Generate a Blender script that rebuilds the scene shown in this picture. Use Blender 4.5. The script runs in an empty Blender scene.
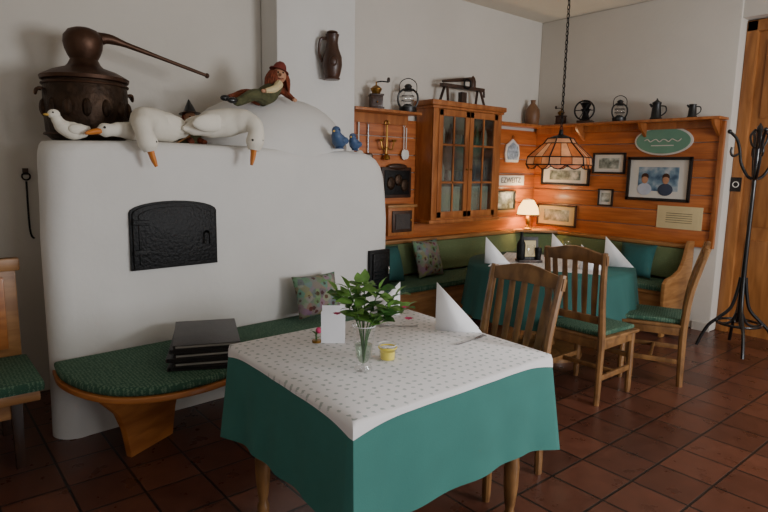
import bpy, bmesh, math, random
from mathutils import Vector, Matrix, Euler, noise
random.seed(7)
pi=math.pi
# ------------------------------------------------------------------ materials
def newmat(name):
    m=bpy.data.materials.new(name); m.use_nodes=True
    nt=m.node_tree; b=nt.nodes['Principled BSDF']
    return m,nt,b
def S(v):
    return tuple(((c/255.0)/12.92 if c/255.0<=0.04045 else (((c/255.0)+0.055)/1.055)**2.4) for c in v)+(1,)
def plain(name,rgb,rough=.6,metal=0,bump=0,bscale=40,var=.12,vscale=8,spec=None,emit=None,es=0,coat=0,translucent=0):
    m,nt,b=newmat(name); L=nt.links.new
    c=S(rgb)
    b.inputs['Roughness'].default_value=rough; b.inputs['Metallic'].default_value=metal
    tc=nt.nodes.new('ShaderNodeTexCoord')
    n=nt.nodes.new('ShaderNodeTexNoise'); n.inputs['Scale'].default_value=vscale; n.inputs['Detail'].default_value=4
    L(tc.outputs['Object'],n.inputs['Vector'])
    r=nt.nodes.new('ShaderNodeValToRGB')
    r.color_ramp.elements[0].position=.3; r.color_ramp.elements[1].position=.7
    r.color_ramp.elements[0].color=tuple(x*(1-var) for x in c[:3])+(1,)
    r.color_ramp.elements[1].color=tuple(min(1,x*(1+var)) for x in c[:3])+(1,)
    L(n.outputs['Fac'],r.inputs['Fac']); L(r.outputs['Color'],b.inputs['Base Color'])
    if bump:
        n2=nt.nodes.new('ShaderNodeTexNoise'); n2.inputs['Scale'].default_value=bscale; n2.inputs['Detail'].default_value=5
        L(tc.outputs['Object'],n2.inputs['Vector'])
        bp=nt.nodes.new('ShaderNodeBump'); bp.inputs['Strength'].default_value=bump; bp.inputs['Distance'].default_value=.01
        L(n2.outputs['Fac'],bp.inputs['Height']); L(bp.outputs['Normal'],b.inputs['Normal'])
    if emit:
        b.inputs['Emission Color'].default_value=S(emit); b.inputs['Emission Strength'].default_value=es
    if coat: b.inputs['Coat Weight'].default_value=coat
    if translucent:
        t=nt.nodes.new('ShaderNodeBsdfTranslucent'); L(r.outputs['Color'],t.inputs['Color'])
        mx=nt.nodes.new('ShaderNodeMixShader'); mx.inputs[0].default_value=translucent
        L(b.outputs[0],mx.inputs[1]); L(t.outputs[0],mx.inputs[2]); L(mx.outputs[0],nt.nodes['Material Output'].inputs['Surface'])
    return m
def wood(name,rgb,rgb2,rough=.4,scale=(2,30,30),coat=.1):
    m,nt,b=newmat(name); L=nt.links.new
    tc=nt.nodes.new('ShaderNodeTexCoord'); mp=nt.nodes.new('ShaderNodeMapping'); mp.inputs['Scale'].default_value=scale
    L(tc.outputs['Object'],mp.inputs['Vector'])
    n=nt.nodes.new('ShaderNodeTexNoise'); n.inputs['Scale'].default_value=1.2; n.inputs['Detail'].default_value=6; n.inputs['Distortion'].default_value=.6
    L(mp.outputs['Vector'],n.inputs['Vector'])
    r=nt.nodes.new('ShaderNodeValToRGB'); r.color_ramp.elements[0].position=.35; r.color_ramp.elements[1].position=.68
    r.color_ramp.elements[0].color=S(rgb2); r.color_ramp.elements[1].color=S(rgb)
    L(n.outputs['Fac'],r.inputs['Fac']); L(r.outputs['Color'],b.inputs['Base Color'])
    bp=nt.nodes.new('ShaderNodeBump'); bp.inputs['Strength'].default_value=.08; bp.inputs['Distance'].default_value=.004
    L(n.outputs['Fac'],bp.inputs['Height']); L(bp.outputs['Normal'],b.inputs['Normal'])
    b.inputs['Roughness'].default_value=rough; b.inputs['Coat Weight'].default_value=coat
    return m
def dotted(name,base,dot,scale,thr,rough=.9,randcol=False,bump=.1,two=False):
    m,nt,b=newmat(name); L=nt.links.new
    tc=nt.nodes.new('ShaderNodeTexCoord')
    v=nt.nodes.new('ShaderNodeTexVoronoi'); v.inputs['Scale'].default_value=scale; v.inputs['Randomness'].default_value=.35 if not randcol else 1
    if two: v.voronoi_dimensions='2D'
    n=nt.nodes.new('ShaderNodeTexNoise'); n.inputs['Scale'].default_value=scale*3
    add=nt.nodes.new('ShaderNodeMixRGB'); add.blend_type='ADD'; add.inputs['Fac'].default_value=.02
    L(tc.outputs['Object'],add.inputs['Color1']); L(n.outputs['Color'],add.inputs['Color2'])
    L(add.outputs['Color'],v.inputs['Vector'])
    r=nt.nodes.new('ShaderNodeValToRGB'); r.color_ramp.interpolation='LINEAR'
    r.color_ramp.elements[0].position=thr; r.color_ramp.elements[0].color=S(dot)
    r.color_ramp.elements[1].position=thr+.06; r.color_ramp.elements[1].color=S(base)
    L(v.outputs['Distance'],r.inputs['Fac'])
    if randcol:
        mx=nt.nodes.new('ShaderNodeMixRGB'); mx.blend_type='MULTIPLY'; mx.inputs['Fac'].default_value=.55
        L(r.outputs['Color'],mx.inputs['Color1']); L(v.outputs['Color'],mx.inputs['Color2']); L(mx.outputs['Color'],b.inputs['Base Color'])
    else: L(r.outputs['Color'],b.inputs['Base Color'])
    n2=nt.nodes.new('ShaderNodeTexNoise'); n2.inputs['Scale'].default_value=300
    L(tc.outputs['Object'],n2.inputs['Vector'])
    bp=nt.nodes.new('ShaderNodeBump'); bp.inputs['Strength'].default_value=bump; bp.inputs['Distance'].default_value=.002
    L(n2.outputs['Fac'],bp.inputs['Height']); L(bp.outputs['Normal'],b.inputs['Normal'])
    b.inputs['Roughness'].default_value=rough
    return m
def tiles(name):
    m,nt,b=newmat(name); L=nt.links.new
    tc=nt.nodes.new('ShaderNodeTexCoord'); mp=nt.nodes.new('ShaderNodeMapping')
    mp.inputs['Location'].default_value=(.05,.1,0)
    L(tc.outputs['Object'],mp.inputs['Vector'])
    br=nt.nodes.new('ShaderNodeTexBrick'); br.offset=0; br.squash=1
    br.inputs['Scale'].default_value=1; br.inputs['Brick Width'].default_value=.27; br.inputs['Row Height'].default_value=.27
    br.inputs['Mortar Size'].default_value=.007; br.inputs['Mortar Smooth'].default_value=.3; br.inputs['Bias'].default_value=0
    br.inputs['Color1'].default_value=S((106,64,49)); br.inputs['Color2'].default_value=S((80,48,38)); br.inputs['Mortar'].default_value=S((34,29,27))
    L(mp.outputs['Vector'],br.inputs['Vector'])
    n=nt.nodes.new('ShaderNodeTexNoise'); n.inputs['Scale'].default_value=9; n.inputs['Detail'].default_value=6
    L(tc.outputs['Object'],n.inputs['Vector'])
    mx=nt.nodes.new('ShaderNodeMixRGB'); mx.blend_type='OVERLAY'; mx.inputs['Fac'].default_value=.45
    L(br.outputs['Color'],mx.inputs['Color1']); L(n.outputs['Fac'],mx.inputs['Color2'])
    L(mx.outputs['Color'],b.inputs['Base Color'])
    inv=nt.nodes.new('ShaderNodeMath'); inv.operation='SUBTRACT'; inv.inputs[0].default_value=1; L(br.outputs['Fac'],inv.inputs[1])
    ad=nt.nodes.new('ShaderNodeMath'); ad.operation='MULTIPLY_ADD'; ad.inputs[1].default_value=.15; L(n.outputs['Fac'],ad.inputs[0]); L(inv.outputs[0],ad.inputs[2])
    bp=nt.nodes.new('ShaderNodeBump'); bp.inputs['Strength'].default_value=.5; bp.inputs['Distance'].default_value=.004
    L(ad.outputs[0],bp.inputs['Height']); L(bp.outputs['Normal'],b.inputs['Normal'])
    rr=nt.nodes.new('ShaderNodeMapRange'); rr.inputs['To Min'].default_value=.2; rr.inputs['To Max'].default_value=.4
    L(n.outputs['Fac'],rr.inputs['Value']); L(rr.outputs['Result'],b.inputs['Roughness'])
    return m
def glass(name,tint=(255,255,255),base=.04,rough=.03):
    m,nt,b=newmat(name); L=nt.links.new
    t=nt.nodes.new('ShaderNodeBsdfTransparent'); t.inputs['Color'].default_value=S(tint)
    g=nt.nodes.new('ShaderNodeBsdfGlossy'); g.inputs['Roughness'].default_value=rough
    lw=nt.nodes.new('ShaderNodeLayerWeight'); lw.inputs['Blend'].default_value=.25
    ad=nt.nodes.new('ShaderNodeMath'); ad.operation='MULTIPLY_ADD'; ad.inputs[1].default_value=.6; ad.inputs[2].default_value=base; L(lw.outputs['Facing'],ad.inputs[0])
    mx=nt.nodes.new('ShaderNodeMixShader'); L(ad.outputs[0],mx.inputs[0]); L(t.outputs[0],mx.inputs[1]); L(g.outputs[0],mx.inputs[2])
    L(mx.outputs[0],nt.nodes['Material Output'].inputs['Surface'])
    return m
def photo_mat(name,cols,scale=7):
    m,nt,b=newmat(name); L=nt.links.new
    tc=nt.nodes.new('ShaderNodeTexCoord')
    n=nt.nodes.new('ShaderNodeTexNoise'); n.inputs['Scale'].default_value=scale; n.inputs['Detail'].default_value=3
    L(tc.outputs['Object'],n.inputs['Vector'])
    r=nt.nodes.new('ShaderNodeValToRGB'); e=r.color_ramp.elements
    while len(e)<len(cols): e.new(.5)
    for i,c in enumerate(cols):
        e[i].position=.32+.36*i/(len(cols)-1); e[i].color=S(c)
    L(n.outputs['Fac'],r.inputs['Fac']); L(r.outputs['Color'],b.inputs['Base Color']); b.inputs['Roughness'].default_value=.3
    return m
M={}
M['plaster']=plain('plaster_white',(214,212,208),.9,bump=.4,bscale=10,var=.03,vscale=3)
M['plaster_wall']=plain('plaster_wall',(206,200,190),.92,bump=.2,bscale=25,var=.03,vscale=2)
M['ceil']=plain('ceiling_paint',(222,214,198),.9,bump=.1,var=.02)
M['tiles']=tiles('terracotta_tiles')
M['orange']=wood('orange_panel_wood',(192,112,56),(160,86,42),.35,(2,2,26))
M['orangeX']=wood('orange_cabinet_wood',(180,112,60),(146,84,42),.35,(14,14,3))
M['door']=wood('door_wood',(174,116,64),(138,86,44),.4,(14,14,2))
M['chair']=wood('chair_wood',(150,108,64),(108,74,42),.4,(12,12,6))
M['bench']=wood('bench_wood',(174,126,76),(136,92,50),.4,(3,3,18))
M['benchleg']=wood('bench_leg_wood',(186,118,58),(150,88,40),.4,(3,3,14))
M['darkwood']=wood('dark_wood',(70,42,26),(40,24,15),.45,(12,12,5))
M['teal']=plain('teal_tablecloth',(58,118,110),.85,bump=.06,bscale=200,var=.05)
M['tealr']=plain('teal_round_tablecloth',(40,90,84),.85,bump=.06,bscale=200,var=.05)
M['topper']=dotted('patterned_topper',(232,229,229),(176,182,180),25,.15,two=True)
M['green']=dotted('green_upholstery',(42,80,62),(92,118,96),60,.30,two=True)
M['olive']=dotted('olive_upholstery',(92,106,70),(114,126,88),60,.2)
M['tealpillow']=plain('teal_pillow_fabric',(32,80,78),.9,var=.15)
M['floral']=dotted('floral_fabric',(140,142,128),(96,66,58),22,.3,randcol=True)
M['iron']=plain('black_iron',(18,18,19),.5,.5,bump=.5,bscale=60,var=.2)
M['black']=plain('black_lacquer',(16,17,20),.3,0,var=.1,coat=.4)
M['copper']=plain('aged_copper',(60,44,32),.5,.7,bump=.8,bscale=26,var=.45,vscale=14)
M['copper2']=plain('copper_smooth',(78,54,40),.45,.7,bump=.15,var=.3,vscale=6)
M['goose']=plain('goose_white',(228,222,208),.7,bump=.2,bscale=30,var=.05)
M['beak']=plain('beak_orange',(206,122,44),.5)
M['yellow']=plain('beak_yellow',(205,165,75),.5)
M['eye']=plain('eye_black',(10,10,10),.2)
M['blue']=plain('bird_blue',(66,92,130),.5,var=.2)
M['skin']=plain('doll_skin',(190,140,108),.7)
M['redhair']=plain('doll_hair',(120,58,34),.9,bump=.6,bscale=80,var=.4,vscale=40)
M['red']=plain('doll_red',(112,44,34),.8,var=.3)
M['dgreen']=plain('doll_green',(78,78,50),.9,var=.35,vscale=30)
M['brown']=plain('brown_ceramic',(66,42,30),.35,bump=.3,bscale=30,var=.3)
M['terra']=plain('vase_brown',(120,84,56),.5,var=.2)
M['napkin']=plain('napkin_white',(246,246,248),.8,var=.01)
M['card']=plain('card_white',(232,232,236),.5,var=.02)
M['menu']=plain('menu_leather',(58,52,50),.4,bump=.3,bscale=120,var=.25)
M['menud']=plain('menu_leather_dark',(36,31,30),.45,bump=.3,bscale=120,var=.25)
M['paper']=plain('paper_pages',(170,165,155),.8)
M['steel']=plain('steel',(170,172,175),.25,.95,var=.05)
M['pewter']=plain('pewter',(58,58,58),.4,.8,var=.2)
M['glass']=glass('clear_glass'); M['cabglass']=glass('cabinet_glass',(225,232,228),base=.07,rough=.1)
M['water']=glass('vase_water',(215,228,215),base=.0)
M['leaf']=plain('leaf_green',(108,152,70),.45,var=.25,vscale=30,translucent=.25)
M['leafd']=plain('leaf_dark',(70,116,56),.45,var=.25,vscale=30,translucent=.2)
M['pink']=plain('flower_pink',(206,60,110),.6)
M['candle']=plain('candle_yellow',(236,216,80),.5,var=.05)
M['shade']=plain('lamp_shade_fabric',(235,205,150),.8,emit=(255,200,115),es=5)
M['tiff']=plain('amber_glass_shade',(176,104,58),.3,var=.4,vscale=12,translucent=.45)
M['tiff2']=plain('pink_glass_shade',(196,146,112),.3,var=.3,vscale=12,translucent=.45)
M['brass']=plain('brass',(150,110,50),.35,.85,var=.2)
M['signgreen']=plain('sign_green',(112,160,136),.5,var=.05)
M['cream']=plain('cream_paper',(214,196,150),.7,var=.06)
M['offwhite']=plain('offwhite_mat',(222,218,208),.7,var=.03)
M['ph2']=photo_mat('photo_landscape',[(60,70,60),(150,160,150),(220,222,215)],12)
M['ph3']=photo_mat('photo_blue',[(60,90,120),(120,150,170),(190,200,205)],10)
M['shirt']=plain('photo_shirt',(190,200,215),.5); M['darkshirt']=plain('photo_dark',(60,70,90),.5)
M['lace']=plain('lace_curtain',(205,205,195),.9,var=.15,vscale=60)
M['inner']=plain('cabinet_interior',(150,140,116),.7,var=.15)
M['greenlit']=plain('glassware_green',(70,110,80),.2)
M['frameblk']=plain('frame_black',(30,24,22),.4)
M['clay']=plain('plaque_blue_white',(150,165,180),.5,var=.5,vscale=30)

# ------------------------------------------------------------------ builder
def cat(pts,n):
    pts=[Vector(p) for p in pts]
    if n<=1 or len(pts)<3: return pts,[i for i in range(len(pts))]
    out=[];par=[]
    for i in range(len(pts)-1):
        p0=pts[max(i-1,0)];p1=pts[i];p2=pts[i+1];p3=pts[min(i+2,len(pts)-1)]
        for k in range(n):
            t=k/n
            out.append(.5*((2*p1)+(-p0+p2)*t+(2*p0-5*p1+4*p2-p3)*t*t+(-p0+3*p1-3*p2+p3)*t**3)); par.append(i+t)
    out.append(pts[-1]);par.append(len(pts)-1)
    return out,par
class B:
    def __init__(s,name): s.name=name; s.bm=bmesh.new(); s.mats=[]
    def mi(s,m):
        if m not in s.mats: s.mats.append(m)
        return s.mats.index(m)
    def merge(s,t,m,mtx=None):
        i=s.mi(m)
        for f in t.faces: f.material_index=i
        if mtx is not None: t.transform(mtx)
        me=bpy.data.meshes.new('t'); t.to_mesh(me); t.free(); s.bm.from_mesh(me); bpy.data.meshes.remove(me)
    def box(s,c,sz,m,rot=(0,0,0),bev=0.0,taper=None):
        t=bmesh.new(); bmesh.ops.create_cube(t,size=1)
        for v in t.verts:
            v.co=Vector((v.co.x*sz[0],v.co.y*sz[1],v.co.z*sz[2]))
            if taper and v.co.z<0: v.co.x*=taper; v.co.y*=taper
        if bev: bmesh.ops.bevel(t,geom=t.edges[:],offset=min(bev,min(sz)*.45),segments=2,affect='EDGES',profile=.6)
        s.merge(t,m,Matrix.Translation(c)@Euler(rot).to_matrix().to_4x4())
    def bb(s,a,b,m,bev=0.0):
        s.box([(a[i]+b[i])/2 for i in range(3)],[abs(b[i]-a[i]) for i in range(3)],m,bev=bev)
    def lathe(s,prof,o,m,seg=24,mtx=None,arc=None):
        t=bmesh.new(); rings=[]
        for r,z in prof:
            rings.append([t.verts.new((max(r,1e-4)*math.cos(2*pi*k/seg),max(r,1e-4)*math.sin(2*pi*k/seg),z)) for k in range(seg)])
        for a,b in zip(rings,rings[1:]):
            for k in range(seg): t.faces.new((a[k],a[(k+1)%seg],b[(k+1)%seg],b[k]))
        if prof[0][0]>1e-3 and not arc: t.faces.new(rings[0][::-1])
        if prof[-1][0]>1e-3 and not arc: t.faces.new(rings[-1])
        bmesh.ops.recalc_face_normals(t,faces=t.faces[:])
        mm=Matrix.Translation(o)
        if mtx is not None: mm=mm@mtx
        s.merge(t,m,mm)
    def tube(s,pts,rad,m,seg=10,n=5,closed=False,sq=(1,1)):
        P,par=cat(pts,n) if not closed else ([Vector(p) for p in pts],list(range(len(pts))))
        if not isinstance(rad,(list,tuple)): rad=[rad]*len(pts)
        R=[]
        for u in par:
            i=int(u); j=min(i+1,len(rad)-1); tt=u-i; tt=tt*tt*(3-2*tt); R.append(rad[i]*(1-tt)+rad[j]*tt)
        t=bmesh.new(); rings=[]; N=len(P); up=None
        for i,p in enumerate(P):
            if closed: d=(P[(i+1)%N]-P[i-1]).normalized()
            else: d=(P[min(i+1,N-1)]-P[max(i-1,0)]).normalized()
            if up is None:
                up=Vector((0,0,1)) if abs(d.z)<.9 else Vector((1,0,0))
            up=(up-d*up.dot(d)).normalized(); x=d.cross(up)
            rings.append([t.verts.new(p+(x*math.cos(2*pi*k/seg)*sq[0]+up*math.sin(2*pi*k/seg)*sq[1])*R[i]) for k in range(seg)])
        for i in range(N if closed else N-1):
            a=rings[i];b=rings[(i+1)%N]
            for k in range(seg): t.faces.new((a[k],a[(k+1)%seg],b[(k+1)%seg],b[k]))
        if not closed: t.faces.new(rings[0][::-1]); t.faces.new(rings[-1])
        bmesh.ops.recalc_face_normals(t,faces=t.faces[:])
        s.merge(t,m)
    def ring(s,c,R,r,m,axis='z',seg=28,ts=8):
        pts=[]
        for k in range(seg):
            a=2*pi*k/seg; x,y=R*math.cos(a),R*math.sin(a)
            pts.append(Vector(c)+Vector({'z':(x,y,0),'x':(0,x,y),'y':(x,0,y)}[axis]))
        s.tube(pts,r,m,seg=ts,closed=True)
    def ell(s,c,r,m,rot=(0,0,0),seg=16):
        t=bmesh.new(); bmesh.ops.create_uvsphere(t,u_segments=seg,v_segments=max(8,seg*2//3),radius=1)
        s.merge(t,m,Matrix.Translation(c)@Euler(rot).to_matrix().to_4x4()@Matrix.Diagonal((r[0],r[1],r[2],1)))
    def prism(s,poly,th,m,mtx=None,bev=0.0):
        """poly in local XZ, thickness centred along Y"""
        t=bmesh.new()
        f=t.faces.new([t.verts.new((x,-th/2,z)) for x,z in poly])
        g=bmesh.ops.extrude_face_region(t,geom=[f])
        for e in g['geom']:
            if isinstance(e,bmesh.types.BMVert): e.co.y+=th
        bmesh.ops.recalc_face_normals(t,faces=t.faces[:])
        if bev:
            ed=[e for e in t.edges if abs(e.verts[0].co.y-e.verts[1].co.y)<1e-6]
            bmesh.ops.bevel(t,geom=ed,offset=bev,segments=2,affect='EDGES',profile=.6)
        s.merge(t,m,mtx)
    def poly(s,vs,faces,m):
        t=bmesh.new(); V=[t.verts.new(v) for v in vs]
        for f in faces: t.faces.new([V[i] for i in f])
        s.merge(t,m)
    def done(s,loc=(0,0,0),rz=0,angle=35,parent=None,shear=0):
        if shear:
            for v in s.bm.verts: v.co.x+=shear*v.co.y
        me=bpy.data.meshes.new(s.name); s.bm.to_mesh(me); s.bm.free()
        for m in s.mats: me.materials.append(M[m] if isinstance(m,str) else m)
        for p in me.polygons: p.use_smooth=True
        me.set_sharp_from_angle(angle=math.radians(angle))
        o=bpy.data.objects.new(s.name,me); bpy.context.collection.objects.link(o)
        o.location=loc; o.rotation_euler=(0,0,rz)
        if parent: o.parent=parent
        return o
RX=lambda a:Matrix.Rotation(a,4,'X'); RY=lambda a:Matrix.Rotation(a,4,'Y'); RZ=lambda a:Matrix.Rotation(a,4,'Z'); T=lambda *v:Matrix.Translation(v)
def text(body,size,mat,mtx,parent,name='lettering'):
    c=bpy.data.curves.new(name,'FONT'); c.body=body; c.size=size; c.align_x='CENTER'; c.align_y='CENTER'; c.extrude=.0008
    o=bpy.data.objects.new(name,c); bpy.context.collection.objects.link(o); c.materials.append(M[mat]); o.parent=parent; o.matrix_world=mtx
    return o

# ------------------------------------------------------------------ room shell
WX=5.85; WY=4.25; CZ=3.18; X0=-1.2; Y0=-2.6; DX=6.0; DY=2.14
b=B('floor'); b.bb((X0-.1,Y0-.1,-.1),(6.4,WY+.1,0),'tiles'); b.done()
b=B('ceiling'); b.bb((X0-.1,Y0-.1,CZ),(6.4,WY+.1,CZ+.1),'ceil'); b.done()
b=B('wall_back'); b.bb((X0,WY,0),(6.2,WY+.12,CZ),'plaster_wall'); b.done()
b=B('wall_right'); b.bb((WX,DY,0),(6.2,WY,CZ),'plaster_wall',bev=.02); b.done()
b=B('wall_door_side'); b.bb((DX+.061,Y0,0),(6.2,DY,CZ),'plaster_wall'); b.done()
b=B('trim_3'); b.bb((WX+.02,Y0,2.87),(DX+.06,DY,CZ),'plaster_wall'); b.done()
b=B('wall_pier'); b.bb((WX+.02,Y0,0),(DX+.06,1.0,2.87),'plaster_wall'); b.done()
def wall_with_windows(name,axis,pos,lo,hi,wins,th=.15):
    b=B(name); z0,z1=.85,2.3; cur=lo
    def bx(a,c,za,zb):
        if axis=='y': b.bb((a,pos-th,za),(c,pos,zb),'plaster_wall')
        else: b.bb((pos-th,a,za),(pos,c,zb),'plaster_wall')
    for a,c in wins:
        bx(cur,a,0,CZ); bx(a,c,0,z0); bx(a,c,z1,CZ); cur=c
    bx(cur,hi,0,CZ); b.done()
    for i,(a,c) in enumerate(wins):
        w=B('window_%s_%d'%(name[5:],i+1)); mid=(a+c)/2
        for p,q,za,zb in [(a,a+.06,z0,z1),(c-.06,c,z0,z1),(a,c,z0,z0+.06),(a,c,z1-.06,z1),(mid-.03,mid+.03,z0,z1),(a,c,1.55,1.6)]:
            if axis=='y': w.bb((p,pos-.1,za),(q,pos-.05,zb),'chair')
            else: w.bb((pos-.1,p,za),(pos-.05,q,zb),'chair')
        w.done()
wall_with_windows('wall_near','y',Y0,X0,6.2,[(.6,2.0),(3.0,4.6)])
wall_with_windows('wall_left','x',X0,Y0,WY,[(-1.4,.4)])
b=B('trim_1')
z=.80
while z<1.95:
    h=min(.165,1.97-z); b.bb((3.03,WY-.03,z+.003),(WX-.001,WY,z+h-.003),'orange',bev=.006)
    z+=.165
b.done()
b=B('trim_2'); z=.80
while z<1.95:
    h=min(.165,1.97-z); b.bb((WX-.03,2.2,z+.003),(WX,WY-.03,z+h-.003),'orange',bev=.006)
    z+=.165
b.bb((WX-.05,2.17,.8),(WX,2.21,1.98),'orangeX',bev=.006)
b.done()
b=B('baseboard_right'); b.bb((WX-.015,DY,0),(WX,2.3,.08),'plaster_wall'); b.done()
b=B('wall_shelf')
b.bb((2.995,4.0,1.985),(3.76,WY,2.01),'orangeX',bev=.005)
b.bb((4.95,4.03,1.985),(WX,WY,2.01),'orangeX',bev=.005)
b.bb((5.64,2.16,1.985),(WX,4.05,2.01),'orangeX',bev=.005)
for y in (2.22,2.9,3.6): b.prism([(0,0),(-.17,0),(-.15,-.04),(-.03,-.13),(0,-.15)],.025,'orangeX',T(WX-.03,y,1.985))
b.bb((2.995,4.19,1.9),(3.76,4.222,1.985),'orangeX'); b.bb((WX-.062,2.2,1.92),(WX-.03,4.2,1.985),'orangeX')
b.done()

# ------------------------------------------------------------------ stove (with chimney breast)
def yf(x): return 3.385+.06*(x-.5)
b=B('masonry_stove')
b.bb((2.25,3.99,1.5),(2.985,WY-.002,CZ-.002),'plaster',bev=.03)
t=bmesh.new()
def footprint(il,ir,inf,rad):
    xl,xr=.55+il,3.02-ir; yb=WY-.006; pts=[]
    rad2=rad
    pts.append((xl+.14,yb))
    n=8
    for k in range(n+1):
        a=pi+ (pi/2)*k/n; pts.append((xl+rad2+rad2*math.cos(a), yf(xl)+inf+rad2+rad2*math.sin(a)))
    m=26
    for k in range(1,m):
        x=xl+rad2+(xr-2*rad2-xl)*k/m; pts.append((x,yf(x)+inf))
    for k in range(n+1):
        a=-pi/2+(pi/2)*k/n; pts.append((xr-rad2+rad2*math.cos(a), yf(xr)+inf+rad2+rad2*math.sin(a)))
    pts.append((xr,yb))
    return pts
lev=[(0,-.01,-.02,-.02,.12),(.25,-.005,-.01,-.01,.12),(.5,.0,0,0,.12),(.8,.0,.0,0,.12),(1.1,.0,.005,.0,.12),(1.3,.01,.012,.0,.13),(1.42,.012,.02,.0,.14),(1.5,.015,.04,.003,.15),(1.56,.022,.08,.01,.16),(1.595,.035,.13,.022,.17),(1.615,.055,.19,.045,.18),(1.622,.10,.26,.09,.2)]
rings=[]
for z,il,ir,inf,rd in lev:
    ring=[]
    for i,(x,y) in enumerate(footprint(il,ir,inf,rd)):
        nn=noise.noise(Vector((x*1.6,y*1.6,z*1.8)))*.022
        ring.append(t.verts.new((x,y+ (nn if y<WY-.1 else 0),z+(noise.noise(Vector((x*2,y,5)))*.012 if z>1.4 else 0))))
    rings.append(ring)
for a,c in zip(rings,rings[1:]):
    for k in range(len(a)-1): t.faces.new((a[k],a[k+1],c[k+1],c[k]))
t.faces.new(rings[-1]); 
b.merge(t,'plaster')
t=bmesh.new(); bmesh.ops.create_uvsphere(t,u_segments=40,v_segments=20,radius=1)
for v in t.verts:
    p=v.co.copy(); k=1+noise.noise(p*1.5)*.05
    v.co=Vector((p.x*.66*k,min(p.y*.50*k,WY-4.0-.01),max(p.z,-.1)*.42*k))
b.merge(t,'plaster',T(2.18,4.0,1.6))
arch=[(-.25,0),(.25,0),(.25,.315)]+[(.25*math.cos(a)*1.0,.315+.06*math.sin(a)) for a in [pi*k/12 for k in range(1,12)]]+[(-.25,.315)]
yd=yf(1.23)-.015
b.prism([(x*1.05,(z-.19)*1.05+.19) for x,z in arch],.03,'iron',T(1.235,yd+.012,.905)@RZ(.06),bev=.005)
b.prism(arch,.03,'iron',T(1.235,yd-.002,.905)@RZ(.06),bev=.006)
b.prism([(x*.88,(z-.19)*.88+.19) for x,z in arch],.012,'iron',T(1.235,yd-.018,.905)@RZ(.06),bev=.004)
b.box((1.03,yd-.04,1.0),(.09,.015,.03),'iron',bev=.004); b.box((1.03,yd-.04,1.17),(.09,.015,.03),'iron',bev=.004)
b.tube([(1.42,yd-.01,1.1),(1.42,yd-.06,1.09),(1.42,yd-.06,1.03)],.008,'iron',8)
ys=yf(2.88)
b.box((2.88,ys-.01,.70),(.22,.03,.32),'iron',rot=(0,0,.1),bev=.006); b.box((2.88,ys-.03,.70),(.17,.02,.27),'iron',rot=(0,0,.1),bev=.006)
b.tube([(2.94,ys-.03,.72),(2.94,ys-.06,.72),(2.94,ys-.06,.67)],.007,'steel',8)
for k in range(4): b.box((2.86,ys-.045,.6+.03*k),(.1,.008,.01),'black',rot=(0,0,.1))
b.done(angle=50)
b=B('fireplace_poker'); b.tube([(0,0,0),(0,0,-.30),(.02,-.01,-.36)],.006,'iron',8); b.ring((0,0,.03),.022,.006,'iron','y',16,6); b.box((0,.01,.06),(.03,.02,.04),'darkwood'); b.done((.61,4.225,1.38))

# ------------------------------------------------------------------ stove bench
def outline_smooth(pts,n=6):
    o,_=cat([(x,y,0) for x,y in pts],n); return [(p.x,p.y) for p in o]
def slab(b,pts,z0,z1,m,bev=.012,dome=0):
    t=bmesh.new(); f=t.faces.new([t.verts.new((x,y,z0)) for x,y in pts])
    g=bmesh.ops.extrude_face_region(t,geom=[f])
    for e in g['geom']:
        if isinstance(e,bmesh.types.BMVert): e.co.z=z1
    bmesh.ops.recalc_face_normals(t,faces=t.faces[:])
    if bev:
        ed=[e for e in t.edges if abs(e.verts[0].co.z-e.verts[1].co.z)<1e-6]
        bmesh.ops.bevel(t,geom=ed,offset=bev,segments=3,affect='EDGES',profile=.5)
    b.merge(t,m)
sp=[(.54,3.37),(.53,3.16),(.58,2.95),(.68,2.78),(.84,2.68),(1.03,2.655),(1.22,2.69),(1.5,2.80),(1.8,2.96),(2.15,3.02),(2.42,3.12),(2.48,3.3),(2.48,3.48)]
so=outline_smooth(sp)
b=B('stove_bench')
slab(b,so,.385,.415,'benchleg',.006)
cx,cy=1.4,3.2
slab(b,[(cx+(x-cx)*.99,cy+(y-cy)*.985) for x,y in so],.415,.462,'green',.02)
def legboard(o,ang):
    prof=[(-.15,0),(.15,0),(.16,.06),(.18,.16),(.22,.26),(.30,.345),(.33,.385),(-.33,.385),(-.30,.345),(-.22,.26),(-.18,.16),(-.16,.06)]
    b.prism(prof,.04,'benchleg',T(*o)@RZ(ang),bev=.006)
legboard((.93,3.06,0),.5); legboard((1.95,3.2,0),.1)
b.done()
b=B('menu_folder_stack')
z=0
for k in range(6):
    a=[-.05,.03,-.02,.06,0,.04][k]; dx=[0,.01,-.012,.006,0,.01][k]
    b.box((dx,0,z+.0035),(.33,.48,.004),'menud',rot=(0,0,a),bev=.001)
    b.box((dx+.004,0,z+.012),(.315,.465,.012),'paper' if k%2 else 'menud',rot=(0,0,a))
    b.box((dx,0,z+.0205),(.33,.48,.004),'menu' if k==5 else 'menud',rot=(0,0,a),bev=.001)
    b.box((dx-.163,0,z+.012),(.006,.48,.02),'menu',rot=(0,0,a),bev=.002)
    z+=.023
b.done((1.22,2.99,.462),-.42)
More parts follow.
